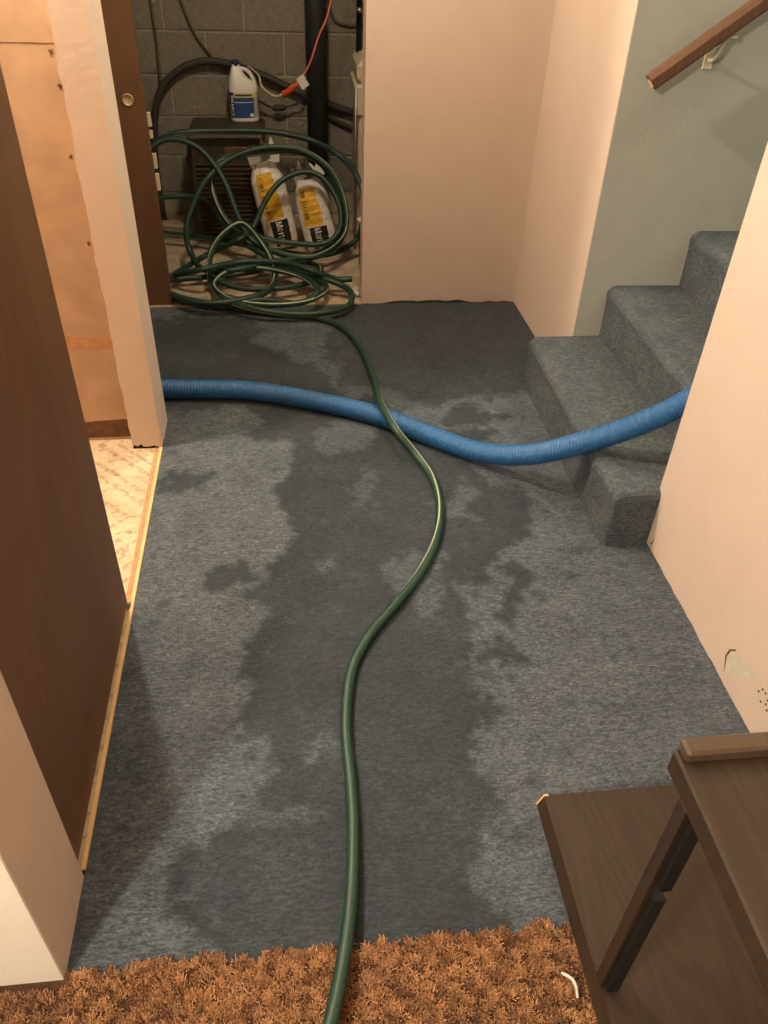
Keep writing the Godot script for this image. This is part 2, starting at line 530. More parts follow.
	struct("ceiling", Vector3(-2.5, 2.2, -4.6), Vector3(0.99, 2.3, 2.7), M.ceiling)
	struct("ceiling_utility", Vector3(0.99, 2.2, -4.6), Vector3(1.5, 2.3, -2.70), M.ceiling)
	struct("ceiling_stair", Vector3(0.99, 4.6, -2.70), Vector3(4.5, 4.7, -1.60), M.ceiling)
	# concrete block wall: each block a piece on a mortar bed
	var bw := struct("wall_utility_back", Vector3(-1.3, 0, -4.60), Vector3(1.4, 2.2, -4.456), M.mortar)
	var meshes := []
	for k in 3:
		st = new_st()
		var dx := 0.1845 - 0.004 - 0.0006 * k
		add_box(st, Vector3(-dx, -0.0885, -0.05), Vector3(dx, 0.0885, 0.0), 0.003)
		st.generate_normals()
		meshes.append(st.commit())
	rng.seed = 77
	for row in 12:
		var y0 := 0.111 + 0.1855 * (row - 0.5)
		var shift := -0.1585 if row % 2 == 0 else 0.026
		for col in range(-4, 5):
			var cx := shift + 0.369 * col - 0.0
			if cx < -1.2 or cx > 1.3 or y0 + 0.09 > 2.2 or y0 < 0.09:
				continue
			var k := rng.randi() % 3
			share("block", meshes[k], M.block[k], bw, Vector3(cx, y0, -4.45 + rng.randf_range(-0.0015, 0.0015)))
	# stained lower drywall in the bathroom
	var rag := func(x0: float, x1: float, ya: float, yb: float, amp: float, sd: int) -> PackedVector2Array:
		var r2 := RandomNumberGenerator.new()
		r2.seed = sd
		var pp := PackedVector2Array()
		for k in 41:
			pp.append(Vector2(lerpf(x0, x1, k / 40.0), yb + r2.randf_range(-amp, amp)))
		for k in 41:
			pp.append(Vector2(lerpf(x1, x0, k / 40.0), ya + r2.randf_range(-amp, amp) * (0.0 if ya < 0.02 else 1.0)))
		return pp
	var bath: Node = get_node("wall_bathroom_back")
	st = new_st()
	add_prism(st, rag.call(-1.9, -0.521, 0.012, 0.075, 0.004, 1), Vector3(0, 0, -2.2805), Vector3.RIGHT, Vector3.UP, Vector3(0, 0, 0.0015))
	obj("mould_band", st, M.stain, bath)
	st = new_st()
	add_prism(st, rag.call(-1.9, -0.522, 0.335, 0.37, 0.006, 2), Vector3(0, 0, -2.2805), Vector3.RIGHT, Vector3.UP, Vector3(0, 0, 0.0012))
	obj("water_mark", st, M.stain_light, bath)
	st = new_st()
	add_prism(st, rag.call(-1.9, -0.522, 1.1375, 1.139, 0.0004, 3), Vector3(0, 0, -2.2805), Vector3.RIGHT, Vector3.UP, Vector3(0, 0, 0.001))
	obj("joint_crack", st, M.stain, bath)
	for h in [Vector2(-0.548, 0.879), Vector2(-0.547, 0.651), Vector2(-0.545, 1.121), Vector2(-0.540, 1.045)]:
		st = new_st()
		var pp := PackedVector2Array()
		for k in 12:
			pp.append(h + Vector2.from_angle(TAU * k / 12) * rng.randf_range(0.003, 0.008))
		add_prism(st, pp, Vector3(0, 0, -2.2805), Vector3.RIGHT, Vector3.UP, Vector3(0, 0, 0.0016))
		obj("nail_hole", st, M.stain, bath)
	# torn crumbs under the jamb
	st = new_st()
	blob(st, Vector3(0, 0, -2.2245), Vector3.RIGHT, Vector3.UP, Vector3(0, 0, 0.0016), [-0.521, 0.0, -0.519, 0.016, -0.505, 0.009, -0.495, 0.018, -0.488, 0.008, -0.47, 0.007, -0.455, 0.011, -0.441, 0.006, -0.44, 0.0])
	obj("rotted_edge", st, M.dust, jamb)
	# sliding bathroom door, half shut, on its pale floor strip
	var d1 := Node3D.new()
	d1.name = "door_1"
	add_child(d1)
	d1.set_meta("kind", "structure")
	box("door_leaf", Vector3(-0.478, 0.018, -1.505), Vector3(-0.441, 2.05, -0.70), 0.002, M.door_wood, d1)
	st = new_st()
	add_box(st, Vector3(-0.450, 0.006, -1.512), Vector3(-0.434, 0.020, -1.498), 0.003)
	obj("floor_guide", st, M.steel, d1)
	var tr := struct("trim_1", Vector3(-0.437, -0.002, -2.222), Vector3(-0.4285, 0.006, -0.812), M.pale_wood)
	struct("trim_2", Vector3(-0.452, -0.002, -2.222), Vector3(-0.440, 0.003, -1.50), M.stain_light)
	# pocket door of the utility nook
	var d2 := Node3D.new()
	d2.name = "door_2"
	add_child(d2)
	d2.set_meta("kind", "structure")
	box("door_leaf", Vector3(-0.93, 0.006, -3.335), Vector3(-0.497, 2.05, -3.298), 0.002, M.jamb_wood, d2)
	st = new_st()
	var rings := []
	for a in [[0.0, 0.021], [0.004, 0.021], [0.005, 0.0185], [0.002, 0.016], [0.0015, 0.001]]:
		var ring := []
		for k in 24:
			ring.append(Vector3(-0.552 + cos(TAU * k / 24) * a[1], 0.80 + sin(TAU * k / 24) * a[1], -3.298 + a[0]))
		rings.append(ring)
	add_loft(st, rings, false)
	for k in 24:
		tri(st, Vector3(-0.552, 0.80, -3.2965), rings[4][k], rings[4][(k + 1) % 24], Vector3(0, 0, 1))
	obj("finger_pull", st, M.brass, d2)
	struct("trim_3", Vector3(-0.93, -0.002, -3.345), Vector3(0.312, 0.004, -3.286), M.sill)

func vinyl() -> void:
	var im := Image.create(512, 512, false, Image.FORMAT_RGB8)
	var f := nz(0.02, 4, 71)
	var g := nz(0.12, 3, 72)
	for y in 512:
		for x in 512:
			# an embossed print of squares set on edge inside each other, crossed with marbling
			var u := absf(fposmod((x + y) / 512.0 * 4.0, 2.0) - 1.0)
			var v := absf(fposmod((x - y) / 512.0 * 4.0, 2.0) - 1.0)
			var d := maxf(u, v)
			var line := 0.0
			for e in [0.35, 0.52, 0.68, 0.93]:
				if absf(d - e) < 0.025:
					line = 0.75
			if absf(fposmod(x / 256.0, 1.0) - 0.5) < 0.006 or absf(fposmod(y / 256.0, 1.0) - 0.5) < 0.006:
				line = 0.6
			var s := clampf(0.5 + f.get_noise_2d(x, y) * 0.8 + g.get_noise_2d(x, y) * 0.5, 0, 1)
			var c := Color(0.80, 0.73, 0.62).lerp(Color(0.68, 0.60, 0.48), s * 0.8)
			c = c.lerp(Color(0.50, 0.41, 0.31), line * clampf(0.35 + g.get_noise_2d(x + 77, y) * 1.2, 0.0, 0.7))
			if f.get_noise_2d(x * 3.0 + 1000, y * 3.0) > 0.42:
				c = c.lerp(Color(0.50, 0.40, 0.30), 0.45)
			im.set_pixel(x, y, c)
	var m := flat(Color.WHITE, 0.45)
	m.albedo_texture = ImageTexture.create_from_image(im)
	m.uv1_triplanar = true
	m.uv1_world_triplanar = true
	m.uv1_scale = Vector3.ONE / 1.5
	M.vinyl = m
	struct("floor_bathroom", Vector3(-2.0, -0.006, -2.28), Vector3(-0.437, 0.0015, -0.80), M.vinyl)

# ---------------------------------------------------------------- stairs and rail
func stairs() -> void:
	var t := thing("staircase", Vector3(0.855, 0, -2.12), "narrow staircase covered in grey blue carpet with rounded step edges", "stairs")
	var run := 0.252
	var rise := 0.19
	for i in 9:
		var x0 := run * i
		var x1 := x0 + run + 0.03
		var y0 := rise * i - (0.03 if i > 0 else 0.0)
		var y1 := rise * (i + 1)
		# profile in x, y with a rounded nosing
		var poly := PackedVector2Array([Vector2(x1, y0), Vector2(x0 + 0.006, y0)])
		var r := 0.032
		poly.append(Vector2(x0 + 0.003, y1 - r * 1.8))
		for k in 13:
			var a := PI - PI * 0.5 * k / 12.0
			poly.append(Vector2(x0 + r + cos(a) * r, y1 - r + sin(a) * r))
		poly.append(Vector2(x1, y1 - 0.003))
		var za := -2.574 + 2.12
		var zb := -1.648 + 2.12 if i == 0 else -1.668 + 2.12
		var st := new_st()
		if i == 0:
			# the bottom step stands proud of the wall's corner and is rounded at its near end too
			var pts := []
			var layers := [[zb - 0.030, 0.0], [zb - 0.012, 0.005], [zb - 0.003, 0.014], [zb, 0.028]]
			pts.append([za, 0.0])
			pts.append_array(layers)
			var xr := 0.1345
			var rings := []
			for l in pts:
				var ring := []
				var dn: float = l[1]
				ring.append(Vector3(xr, 0, l[0]))
				ring.append(Vector3(0.004 + dn * 0.4, 0, l[0]))
				ring.append(Vector3(0.003 + dn * 0.4, y1 - r * 1.8 - dn, l[0]))
				for k in 13:
					var a := PI - PI * 0.5 * k / 12.0
					ring.append(Vector3(dn * 0.4 + r + cos(a) * r, y1 - r - dn + sin(a) * r, l[0]))
				ring.append(Vector3(xr, y1 - dn, l[0]))
				rings.append(ring)
			add_loft(st, rings, true, false)
			# the rest of the tread runs on between the walls
			add_box(st, Vector3(xr, 0, za), Vector3(x1, y1, -1.668 + 2.12))
		else:
			add_prism(st, poly, Vector3(0, 0, za), Vector3.RIGHT, Vector3.UP, Vector3(0, 0, zb - za))
		obj("step", st, M.stair_carpet, t)
	var st2 := new_st()
	add_box(st2, Vector3(run * 9, rise * 9 - 0.05, -2.574 + 2.12), Vector3(3.54, rise * 10, -1.668 + 2.12), 0.01)
	obj("landing", st2, M.stair_carpet, t)
	# handrail on the green wall
	var h := thing("handrail", Vector3(1.06, 0.97, -2.535), "worn brown wooden handrail with chipped end above the stairs", "handrail")
	var dir := Vector3(0.275, 0.203, 0).normalized()
	var up := Vector3(-dir.y, dir.x, 0)
	var poly2 := PackedVector2Array()
	for q in [[-0.019, -0.022], [0.019, -0.022], [0.021, -0.016], [0.021, 0.008], [0.012, 0.020], [-0.012, 0.020], [-0.021, 0.008], [-0.021, -0.016]]:
		poly2.append(Vector2(q[0], q[1]))
	st2 = new_st()
	var o := Vector3(0.006, 0.062, 0.035)
	add_prism(st2, poly2, o, Vector3(0, 0, 1), up, dir * 2.0)
	obj("rail", st2, M.rail_wood, h)
	st2 = new_st()
	add_prism(st2, pairs([-0.017, -0.020, 0.002, -0.021, 0.012, -0.012, 0.004, 0.002, -0.009, 0.006, -0.016, -0.004]), o - dir * 0.0015, Vector3(0, 0, 1), up, dir * 0.002)
	obj("chipped_end", st2, M.fresh_wood, h)
	for s in [0.245, 1.2, 1.9]:
		st2 = new_st()
		var b: Vector3 = o + dir * s
		add_tube(st2, smooth_path(PackedVector3Array([Vector3(b.x, b.y - 0.10, -0.039), Vector3(b.x, b.y - 0.095, -0.010), Vector3(b.x, b.y - 0.07, 0.02), Vector3(b.x, b.y - 0.026, 0.034)]), 0.008), 0.0055, 10)
		add_box(st2, Vector3(b.x - 0.016, b.y - 0.125, -0.040), Vector3(b.x + 0.016, b.y - 0.065, -0.034), 0.003)
		add_box(st2, Vector3(b.x - 0.03, b.y - 0.032, 0.024), Vector3(b.x + 0.03, b.y - 0.025, 0.046), 0.002)
		obj("bracket", st2, M.cream_plastic, h)

# ---------------------------------------------------------------- hoses
func hoses() -> void:
	var pts := PackedVector3Array()
	var raw := [
	-0.01, 0.075, -0.416, 0.017, 0.06, -0.493, 0.037, 0.045, -0.564, 0.058, 0.03, -0.66, 0.072, 0.02, -0.756, 0.081, 0.014, -0.861, 0.083, 0.014, -0.963, 0.082, 0.014, -1.062,
	0.092, 0.014, -1.165, 0.116, 0.014, -1.264, 0.168, 0.014, -1.359, 0.24, 0.014, -1.451, 0.321, 0.013, -1.566, 0.383, 0.014, -1.694, 0.418, 0.014, -1.837,
	0.418, 0.014, -1.987, 0.383, 0.03, -2.085, 0.322, 0.083, -2.159, 0.291, 0.083, -2.314, 0.294, 0.04, -2.536, 0.285, 0.014, -2.75, 0.257, 0.014, -2.917,
	0.194, 0.014, -3.062, 0.091, 0.014, -3.141, -0.062, 0.018, -3.176, -0.208, 0.018, -3.22, -0.356, 0.018, -3.265, -0.487, 0.018, -3.33, -0.567, 0.02, -3.421,
	-0.539, 0.03, -3.493, -0.371, 0.03, -3.532, -0.195, 0.03, -3.572, -0.013, 0.045, -3.647, 0.093, 0.045, -3.656, 0.146, 0.045, -3.583, 0.136, 0.045, -3.47,
	0.049, 0.045, -3.396, -0.082, 0.045, -3.358, -0.211, 0.045, -3.372, -0.306, 0.06, -3.436, -0.277, 0.06, -3.558, -0.147, 0.07, -3.553, 0.008, 0.07, -3.503,
	0.159, 0.07, -3.398, 0.244, 0.05, -3.356, 0.268, 0.05, -3.262, 0.236, 0.035, -3.186, 0.132, 0.035, -3.132, -0, 0.035, -3.127, -0.143, 0.05, -3.148, -0.265, 0.05, -3.24,
	-0.332, 0.021, -3.432, -0.344, 0.095, -3.473, -0.322, 0.165, -3.511, -0.266, 0.227, -3.545, -0.191, 0.26, -3.563, -0.126, 0.195, -3.557, -0.073, 0.12, -3.516,
	-0.059, 0.053, -3.479, -0.089, 0.06, -3.303, -0.205, 0.06, -3.216, -0.347, 0.06, -3.192, -0.475, 0.05, -3.288, -0.554, 0.05, -3.414, -0.485, 0.06, -3.519,
	-0.379, 0.06, -3.702, -0.218, 0.157, -3.639, -0.157, 0.171, -3.726, -0.092, 0.275, -3.791, -0.02, 0.35, -3.837, 0.078, 0.387, -3.86, 0.164, 0.372, -3.851,
	0.225, 0.309, -3.811, 0.254, 0.229, -3.762, 0.237, 0.157, -3.718, 0.161, 0.116, -3.692, 0.023, 0.12, -3.695, -0.113, 0.14, -3.707, -0.248, 0.179, -3.768,
	-0.314, 0.274, -3.824, -0.326, 0.368, -3.881, -0.275, 0.441, -3.882, -0.104, 0.46, -3.893, 0.068, 0.464, -3.895, 0.175, 0.411, -3.886, 0.241, 0.315, -3.833,
	0.27, 0.222, -3.782, 0.248, 0.137, -3.735, 0.18, 0.086, -3.707, 0.056, 0.09, -3.591, -0.079, 0.09, -3.547, -0.231, 0.09, -3.461, -0.366, 0.07, -3.513,
	-0.436, 0.085, -3.663, -0.451, 0.178, -3.709, -0.408, 0.281, -3.761, -0.348, 0.368, -3.804, -0.247, 0.439, -3.859, -0.093, 0.484, -3.882, 0.077, 0.478, -3.875,
	0.209, 0.402, -3.841, 0.274, 0.265, -3.779, 0.261, 0.141, -3.723, 0.138, 0.1, -3.587, -0.011, 0.1, -3.602, -0.158, 0.142, -3.678, -0.211, 0.226, -3.724,
	-0.257, 0.343, -3.788, -0.313, 0.432, -3.837, -0.387, 0.494, -3.872, -0.486, 0.519, -3.885, -0.574, 0.49, -3.869, -0.633, 0.405, -3.823, -0.616, 0.453, -3.959,
	-0.527, 0.504, -3.977, -0.436, 0.524, -3.983, -0.303, 0.526, -3.998, -0.11, 0.527, -3.998, 0.017, 0.516, -3.995, 0.14, 0.488, -3.987, 0.254, 0.452, -3.896,
	0.327, 0.379, -3.874, 0.36, 0.297, -3.819, 0.356, 0.18, -3.796, 0.329, 0.09, -3.809, 0.219, 0.06, -3.725, 0.096, 0.06, -3.703, -0.081, 0.06, -3.769, -0.247, 0.06, -3.862,
	-0.418, 0.06, -3.945, -0.589, 0.06, -4.002, -0.677, 0.06, -4.058, -0.684, 0.179, -3.95, -0.582, 0.243, -3.95, -0.444, 0.248, -3.95, -0.354, 0.235, -3.903,
	-0.302, 0.149, -3.895, -0.215, 0.122, -3.732, -0.115, 0.1, -3.617, 0.052, 0.06, -3.481, 0.161, 0.06, -3.347, 0.086, 0.06, -3.205, -0.081, 0.05, -3.184,
	-0.24, 0.05, -3.239, -0.322, 0.05, -3.386, -0.263, 0.08, -3.464, -0.115, 0.08, -3.504, 0.051, 0.08, -3.41, 0.122, 0.08, -3.26, 0.044, 0.05, -3.199, -0.115, 0.05, -3.235,
	-0.267, 0.05, -3.201, -0.413, 0.05, -3.246, -0.53, 0.04, -3.374, -0.529, 0.04, -3.502, -0.377, 0.11, -3.416, -0.209, 0.11, -3.5, -0.034, 0.11, -3.496,
	0.095, 0.11, -3.402, 0.204, 0.06, -3.421, 0.28, 0.06, -3.418]
	for i in range(0, raw.size(), 3):
		pts.append(Vector3(raw[i], raw[i + 1], raw[i + 2]))
	var path := smooth_path(pts, 0.014)
	var st := new_st()
	var dark := Color(0.008, 0.034, 0.022)
	var mid := Color(0.009, 0.046, 0.029)
	var stripe := Color(0.36, 0.40, 0.27)
	add_tube(st, path, 0.0128, 18, func(k: int, i: int) -> Color:
		if k == 3:
			return stripe
		return mid if k % 2 == 0 else dark, null, 0.03)
	var hose := obj("garden_hose", st, M.hose)
	tag(hose, "dark green garden hose with pale stripe snaking over the carpet from its tangled coil", "hose")
	# blue extraction hose: corrugated
	var b := PackedVector3Array([Vector3(-0.95, 0.034, -2.60), Vector3(-0.70, 0.034, -2.575), Vector3(-0.446, 0.034, -2.545), Vector3(-0.15, 0.034, -2.515), Vector3(0.124, 0.034, -2.41), Vector3(0.29, 0.034, -2.32), Vector3(0.45, 0.034, -2.19), Vector3(0.587, 0.042, -2.078), Vector3(0.71, 0.105, -1.965), Vector3(0.825, 0.205, -1.872), Vector3(0.95, 0.29, -1.825), Vector3(1.073, 0.383, -1.80), Vector3(1.22, 0.505, -1.80), Vector3(1.42, 0.69, -1.85), Vector3(1.68, 0.89, -1.9), Vector3(1.95, 1.10, -1.92)])
	var bp := smooth_path(b, 0.002)
	st = new_st()
	add_tube(st, bp, 0.0325, 20, null, func(i: int) -> float: return [0.0006, 0.0006, 0.0, -0.0022, -0.0022][i % 5])
	var bh := obj("vacuum_hose", st, M.blue_hose)
	tag(bh, "thick blue ribbed vacuum hose lying across the carpet and up the stairs", "hose")

# ---------------------------------------------------------------- shag rug
func rug() -> void:
	var base := struct("floor_room", Vector3(-2.4, -0.006, -0.617), Vector3(0.99, 0.006, 2.6), mottled(Color(0.19, 0.115, 0.06), Color(0.31, 0.19, 0.10), 1.0, 0.35, 81, 0.5, 4, 0.05))
	var st := new_st()
	st.set_smooth_group(0)
	var rng := RandomNumberGenerator.new()
	rng.seed = 9
	for k in 40:
		var a := rng.randf() * TAU
		var lean := rng.randf_range(0.002, 0.008)
		var h := rng.randf_range(0.006, 0.013)
		var o := Vector3(rng.randf_range(-0.006, 0.006), 0, rng.randf_range(-0.006, 0.006))
		var d := Vector3(cos(a), 0, sin(a))
		var s := Vector3(-sin(a), 0, cos(a)) * 0.0009
		var p1 := o + d * lean * 0.35 + Vector3(0, h * 0.6, 0)
		var p2 := o + d * lean + Vector3(0, h, 0)
		quad(st, o - s, o + s, p1 + s, p1 - s, -d)
		quad(st, p1 - s, p1 + s, p2 + s * 0.7, p2 - s * 0.7, -d)
	st.generate_normals()
	var mesh := st.commit()
	var mat := flat(Color.WHITE, 1.0)
	mat.vertex_color_use_as_albedo = true
	var f := nz(0.09, 3, 83)
	var f2 := nz(0.35, 2, 84)
	var xs := []
	var z := -0.634
	while z < 0.62:
		var x := -1.25
		while x < 0.985:
			var p := Vector2(x + rng.randf_range(-0.006, 0.006), z + rng.randf_range(-0.006, 0.006))
			var edge := -0.628 + 0.008 * f.get_noise_2d(p.x * 120, 7.0)
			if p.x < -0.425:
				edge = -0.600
			var seam := absf(p.x + 0.437 + 0.04 * (p.y + 0.617)) < 0.007
			var gap := f2.get_noise_2d(p.x * 130 + 40, p.y * 200) < -0.30
			if p.y > edge and not seam and not gap:
				xs.append(p)
			x += 0.0092
		z += 0.0092
	var mm := MultiMesh.new()
	mm.transform_format = MultiMesh.TRANSFORM_3D
	mm.use_colors = true
	mm.mesh = mesh
	mm.instance_count = xs.size()
	for i in xs.size():
		var p: Vector2 = xs[i]
		var clump := f.get_noise_2d(p.x * 220, p.y * 220)
		var sc := 0.95 + 0.45 * clump + rng.randf_range(-0.1, 0.1)
		var b := Basis(Vector3.UP, rng.randf() * TAU) * Basis(Vector3(1, 0, 0), rng.randf_range(-0.35, 0.35))
		b = b.scaled(Vector3(1.1, clampf(sc, 0.55, 1.35), 1.1))
		mm.set_instance_transform(i, Transform3D(b, Vector3(p.x, 0.001, p.y)))
		var v := clampf(0.5 + clump * 0.5 + f2.get_noise_2d(p.x * 100, p.y * 100) * 0.45 + rng.randf_range(-0.42, 0.42), 0, 1)
		var c := Color(0.13, 0.055, 0.024).lerp(Color(0.53, 0.285, 0.13), v)
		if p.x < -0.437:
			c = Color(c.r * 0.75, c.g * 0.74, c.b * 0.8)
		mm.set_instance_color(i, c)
	var mi := MultiMeshInstance3D.new()
	mi.multimesh = mm
	mi.material_override = mat
	mi.name = "shag_carpet_pile"
	add_child(mi)
	mi.set_meta("kind", "stuff")
	tag(mi, "rust orange shag carpet pile along the edge of the blue carpet", "carpet")

# ---------------------------------------------------------------- table
func table() -> void:
	var t := thing("side_table", Vector3(0.70, 0, -0.5), "dark brown wooden two tier side table standing on the rust rug", "table")
	var o := Vector3(-0.70, 0, 0.5)
	# low deck with a chamfered left edge
	var st := new_st()
	add_prism(st, pairs([0.447, 0.112, 0.98, 0.112, 0.98, 0.060, 0.452, 0.060, 0.436, 0.082]), o + Vector3(0, 0, -0.822), Vector3.RIGHT, Vector3.UP, Vector3(0, 0, 1.0))
	obj("lower_shelf", st, M.table_wood, t)
	st = new_st()
	add_prism(st, pairs([0.4355, 0.0825, 0.447, 0.1125, 0.455, 0.1125, 0.444, 0.090]), o + Vector3(0, 0, -0.824), Vector3.RIGHT, Vector3.UP, Vector3(0, 0, 0.004))
	obj("chipped_corner", st, M.fresh_wood, t)
	box("base", Vector3(0.475, 0.003, -0.795) + o, Vector3(0.96, 0.061, 0.15) + o, 0.002, M.black, t)
	# upper board with a raised rail at its back
	box("table_top", Vector3(0.447, 0.622, -0.545) + o, Vector3(0.98, 0.662, 0.16) + o, 0.003, M.table_wood, t)
	st = new_st()
	add_box(st, Vector3(0.452, 0.661, -0.548) + o, Vector3(0.98, 0.682, -0.522) + o, 0.004)
	obj("back_rail", st, M.lit_edge_wood, t)
	for p in [Vector2(0.447, -0.502), Vector2(0.447, 0.10), Vector2(0.966, -0.502), Vector2(0.966, 0.10)]:
		st = new_st()
		add_box(st, Vector3(p.x, 0.111, p.y) + o, Vector3(p.x + 0.009, 0.624, p.y + 0.021) + o, 0.001)
		var lg := obj("leg", st, M.table_wood, t)
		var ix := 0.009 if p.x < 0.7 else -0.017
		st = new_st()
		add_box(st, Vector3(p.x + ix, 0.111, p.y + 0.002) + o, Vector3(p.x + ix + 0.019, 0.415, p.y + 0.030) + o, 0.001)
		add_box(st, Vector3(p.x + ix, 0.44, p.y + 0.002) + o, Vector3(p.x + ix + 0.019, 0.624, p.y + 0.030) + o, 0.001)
		obj("shade_bar", st, M.black, lg)  # added black bar: its colour stands in for shade on the leg's near side
	st = new_st()
	add_tube(st, smooth_path(PackedVector3Array([Vector3(0.417, 0.020, -0.540), Vector3(0.427, 0.030, -0.528), Vector3(0.432, 0.032, -0.515), Vector3(0.433, 0.020, -0.500)]), 0.004), 0.0026, 8)
	var s := obj("plastic_scrap", st, M.white_plastic)
	tag(s, "small curled white plastic scrap on the rust rug beside the table", "scrap")

# ---------------------------------------------------------------- utility nook
func appliance() -> void:
	var t := thing("dehumidifier", Vector3(-0.262, 0, -4.21), "dark brown slatted dehumidifier box standing against the block wall", "appliance")
	var st := new_st()
	add_box(st, Vector3(-0.178, 0.012, -0.185), Vector3(0.178, 0.495, 0.165), 0.012)
	obj("body", st, M.appliance, t)
	st = new_st()
	add_box(st, Vector3(-0.165, 0.03, 0.160), Vector3(0.165, 0.475, 0.168), 0.003)
	obj("front_frame", st, M.appliance, t)
	st = new_st()
	add_box(st, Vector3(-0.150, -0.0055, -0.004), Vector3(0.150, 0.0055, 0.004), 0.002, Transform3D(Basis(Vector3.RIGHT, 0.5), Vector3.ZERO))
	st.generate_normals()
	var louver := st.commit()
	for k in 16:
		share("louver", louver, M.louver, t, Vector3(0, 0.045 + 0.0215 * k, 0.173))
	st = new_st()
	add_box(st, Vector3(-0.01, 0.405, 0.166), Vector3(0.11, 0.445, 0.172), 0.003)
	var cp := obj("control_panel", st, M.panel, t)
	st = new_st()
	add_tube(st, PackedVector3Array([Vector3(0.05, 0.425, 0.171), Vector3(0.05, 0.425, 0.182)]), 0.010, 14)
	obj("knob", st, M.black, cp)
	for x in [-0.15, 0.15]:
		for z in [-0.15, 0.13]:
			box("foot", Vector3(x - 0.015, -0.005, z - 0.015), Vector3(x + 0.015, 0.014, z + 0.015), 0.002, M.black, t)

# text bent on to a surface: place(x, y) gives the point for a place in the lettering's own plane
func lettering(words: String, size: float, place: Callable, m: Material, parent: Node) -> void:
	var tm := TextMesh.new()
	var f := SystemFont.new()
	f.font_names = PackedStringArray(["Droid Sans"])
	f.font_weight = 700
	tm.font = f
	tm.text = words
	tm.font_size = 32
	tm.pixel_size = size / 32.0
	tm.depth = 0.0
	tm.curve_step = 4.0
	var arr := tm.get_mesh_arrays()
	if arr.is_empty():
		return
	var vs: PackedVector3Array = arr[Mesh.ARRAY_VERTEX]
	var ix: PackedInt32Array = arr[Mesh.ARRAY_INDEX] if arr[Mesh.ARRAY_INDEX] != null else PackedInt32Array(range(vs.size()))
	var st := new_st()
	st.set_smooth_group(-1)
	for i in ix:
		st.add_vertex(place.call(vs[i].x, vs[i].y))
	obj("lettering", st, m, parent)

func jug() -> void:
	var t := thing("bleach_jug", Vector3(-0.178, 0.4955, -4.325), "white bleach jug with blue cap and blue label on the brown box", "jug")
	t.rotation.y = 0.12
	var rings := []
	for a in [[0.0, 0.058, 0.042, 0.0], [0.004, 0.066, 0.050, 0.0], [0.012, 0.070, 0.053, 0.0], [0.02, 0.0685, 0.052, 0.0], [0.135, 0.0685, 0.052, 0.0], [0.15, 0.069, 0.052, 0.0], [0.162, 0.066, 0.049, -0.002], [0.175, 0.055, 0.046, -0.011], [0.19, 0.043, 0.042, -0.019], [0.205, 0.034, 0.036, -0.024], [0.22, 0.027, 0.029, -0.026], [0.232, 0.021, 0.022, -0.027], [0.238, 0.018, 0.018, -0.027], [0.246, 0.018, 0.018, -0.027]]:
		rings.append(super_ring(Vector3(a[3], a[0], 0), a[1], a[2], 0.62))
	var st := new_st()
	add_loft(st, rings)
	var body := obj("body", st, M.white_plastic, t)
	st = new_st()
	add_tube(st, smooth_path(PackedVector3Array([Vector3(-0.012, 0.226, 0), Vector3(0.012, 0.224, 0), Vector3(0.035, 0.209, 0), Vector3(0.051, 0.184, 0), Vector3(0.058, 0.160, 0), Vector3(0.056, 0.145, 0)]), 0.006), 0.0092, 14)
	obj("handle", st, M.white_plastic, t)
	st = new_st()
	var cap := []
	for a in [[0.240, 0.0195], [0.258, 0.0195], [0.262, 0.0165]]:
		cap.append(super_ring(Vector3(-0.027, a[0], 0), a[1], a[1], 1.0, 20))
	add_loft(st, cap)
	obj("cap", st, M.blue_cap, t)
	# labels bent round the front
	var wrap := func(x: float, y: float, off: float) -> Vector3:
		var ang := PI * 0.5 - x / 0.0585
		var ca := cos(ang)
		var sa := sin(ang)
		return Vector3(signf(ca) * pow(absf(ca), 0.62) * (0.0685 + off), y, signf(sa) * pow(absf(sa), 0.62) * (0.052 + off))
	var patch := func(called: String, x0: float, x1: float, y0: float, y1: float, off: float, m: Material) -> void:
		var s := new_st()
		s.set_smooth_group(0)
		var n := 20
		for k in n:
			var xa := lerpf(x0, x1, k / float(n))
			var xb := lerpf(x0, x1, (k + 1) / float(n))
			var mid := Vector3(wrap.call((xa + xb) * 0.5, 0.08, 0.0))
			quad(s, wrap.call(xa, y0, off), wrap.call(xb, y0, off), wrap.call(xb, y1, off), wrap.call(xa, y1, off), Vector3(mid.x, 0, mid.z))
		obj(called, s, m, t)
	patch.call("label", -0.072, 0.028, 0.022, 0.132, 0.0008, M.label_blue)
	patch.call("label_side", 0.028, 0.066, 0.022, 0.132, 0.0008, M.label_grey)
	patch.call("label_edge", -0.074, -0.040, 0.022, 0.132, 0.0012, M.label_navy)
	patch.call("label_band", -0.036, 0.062, 0.112, 0.132, 0.0014, M.label_lime)
	patch.call("label_strip", -0.030, 0.020, 0.118, 0.126, 0.0018, M.ink)
	patch.call("label_square", 0.010, 0.024, 0.028, 0.042, 0.0014, M.white_ink)
	patch.call("label_line", -0.034, 0.022, 0.090, 0.0925, 0.0014, M.white_ink)
	lettering("Clorox", 0.030, func(x: float, y: float) -> Vector3: return wrap.call(-0.050 - y, 0.076 + x, 0.0022), M.white_ink, t)

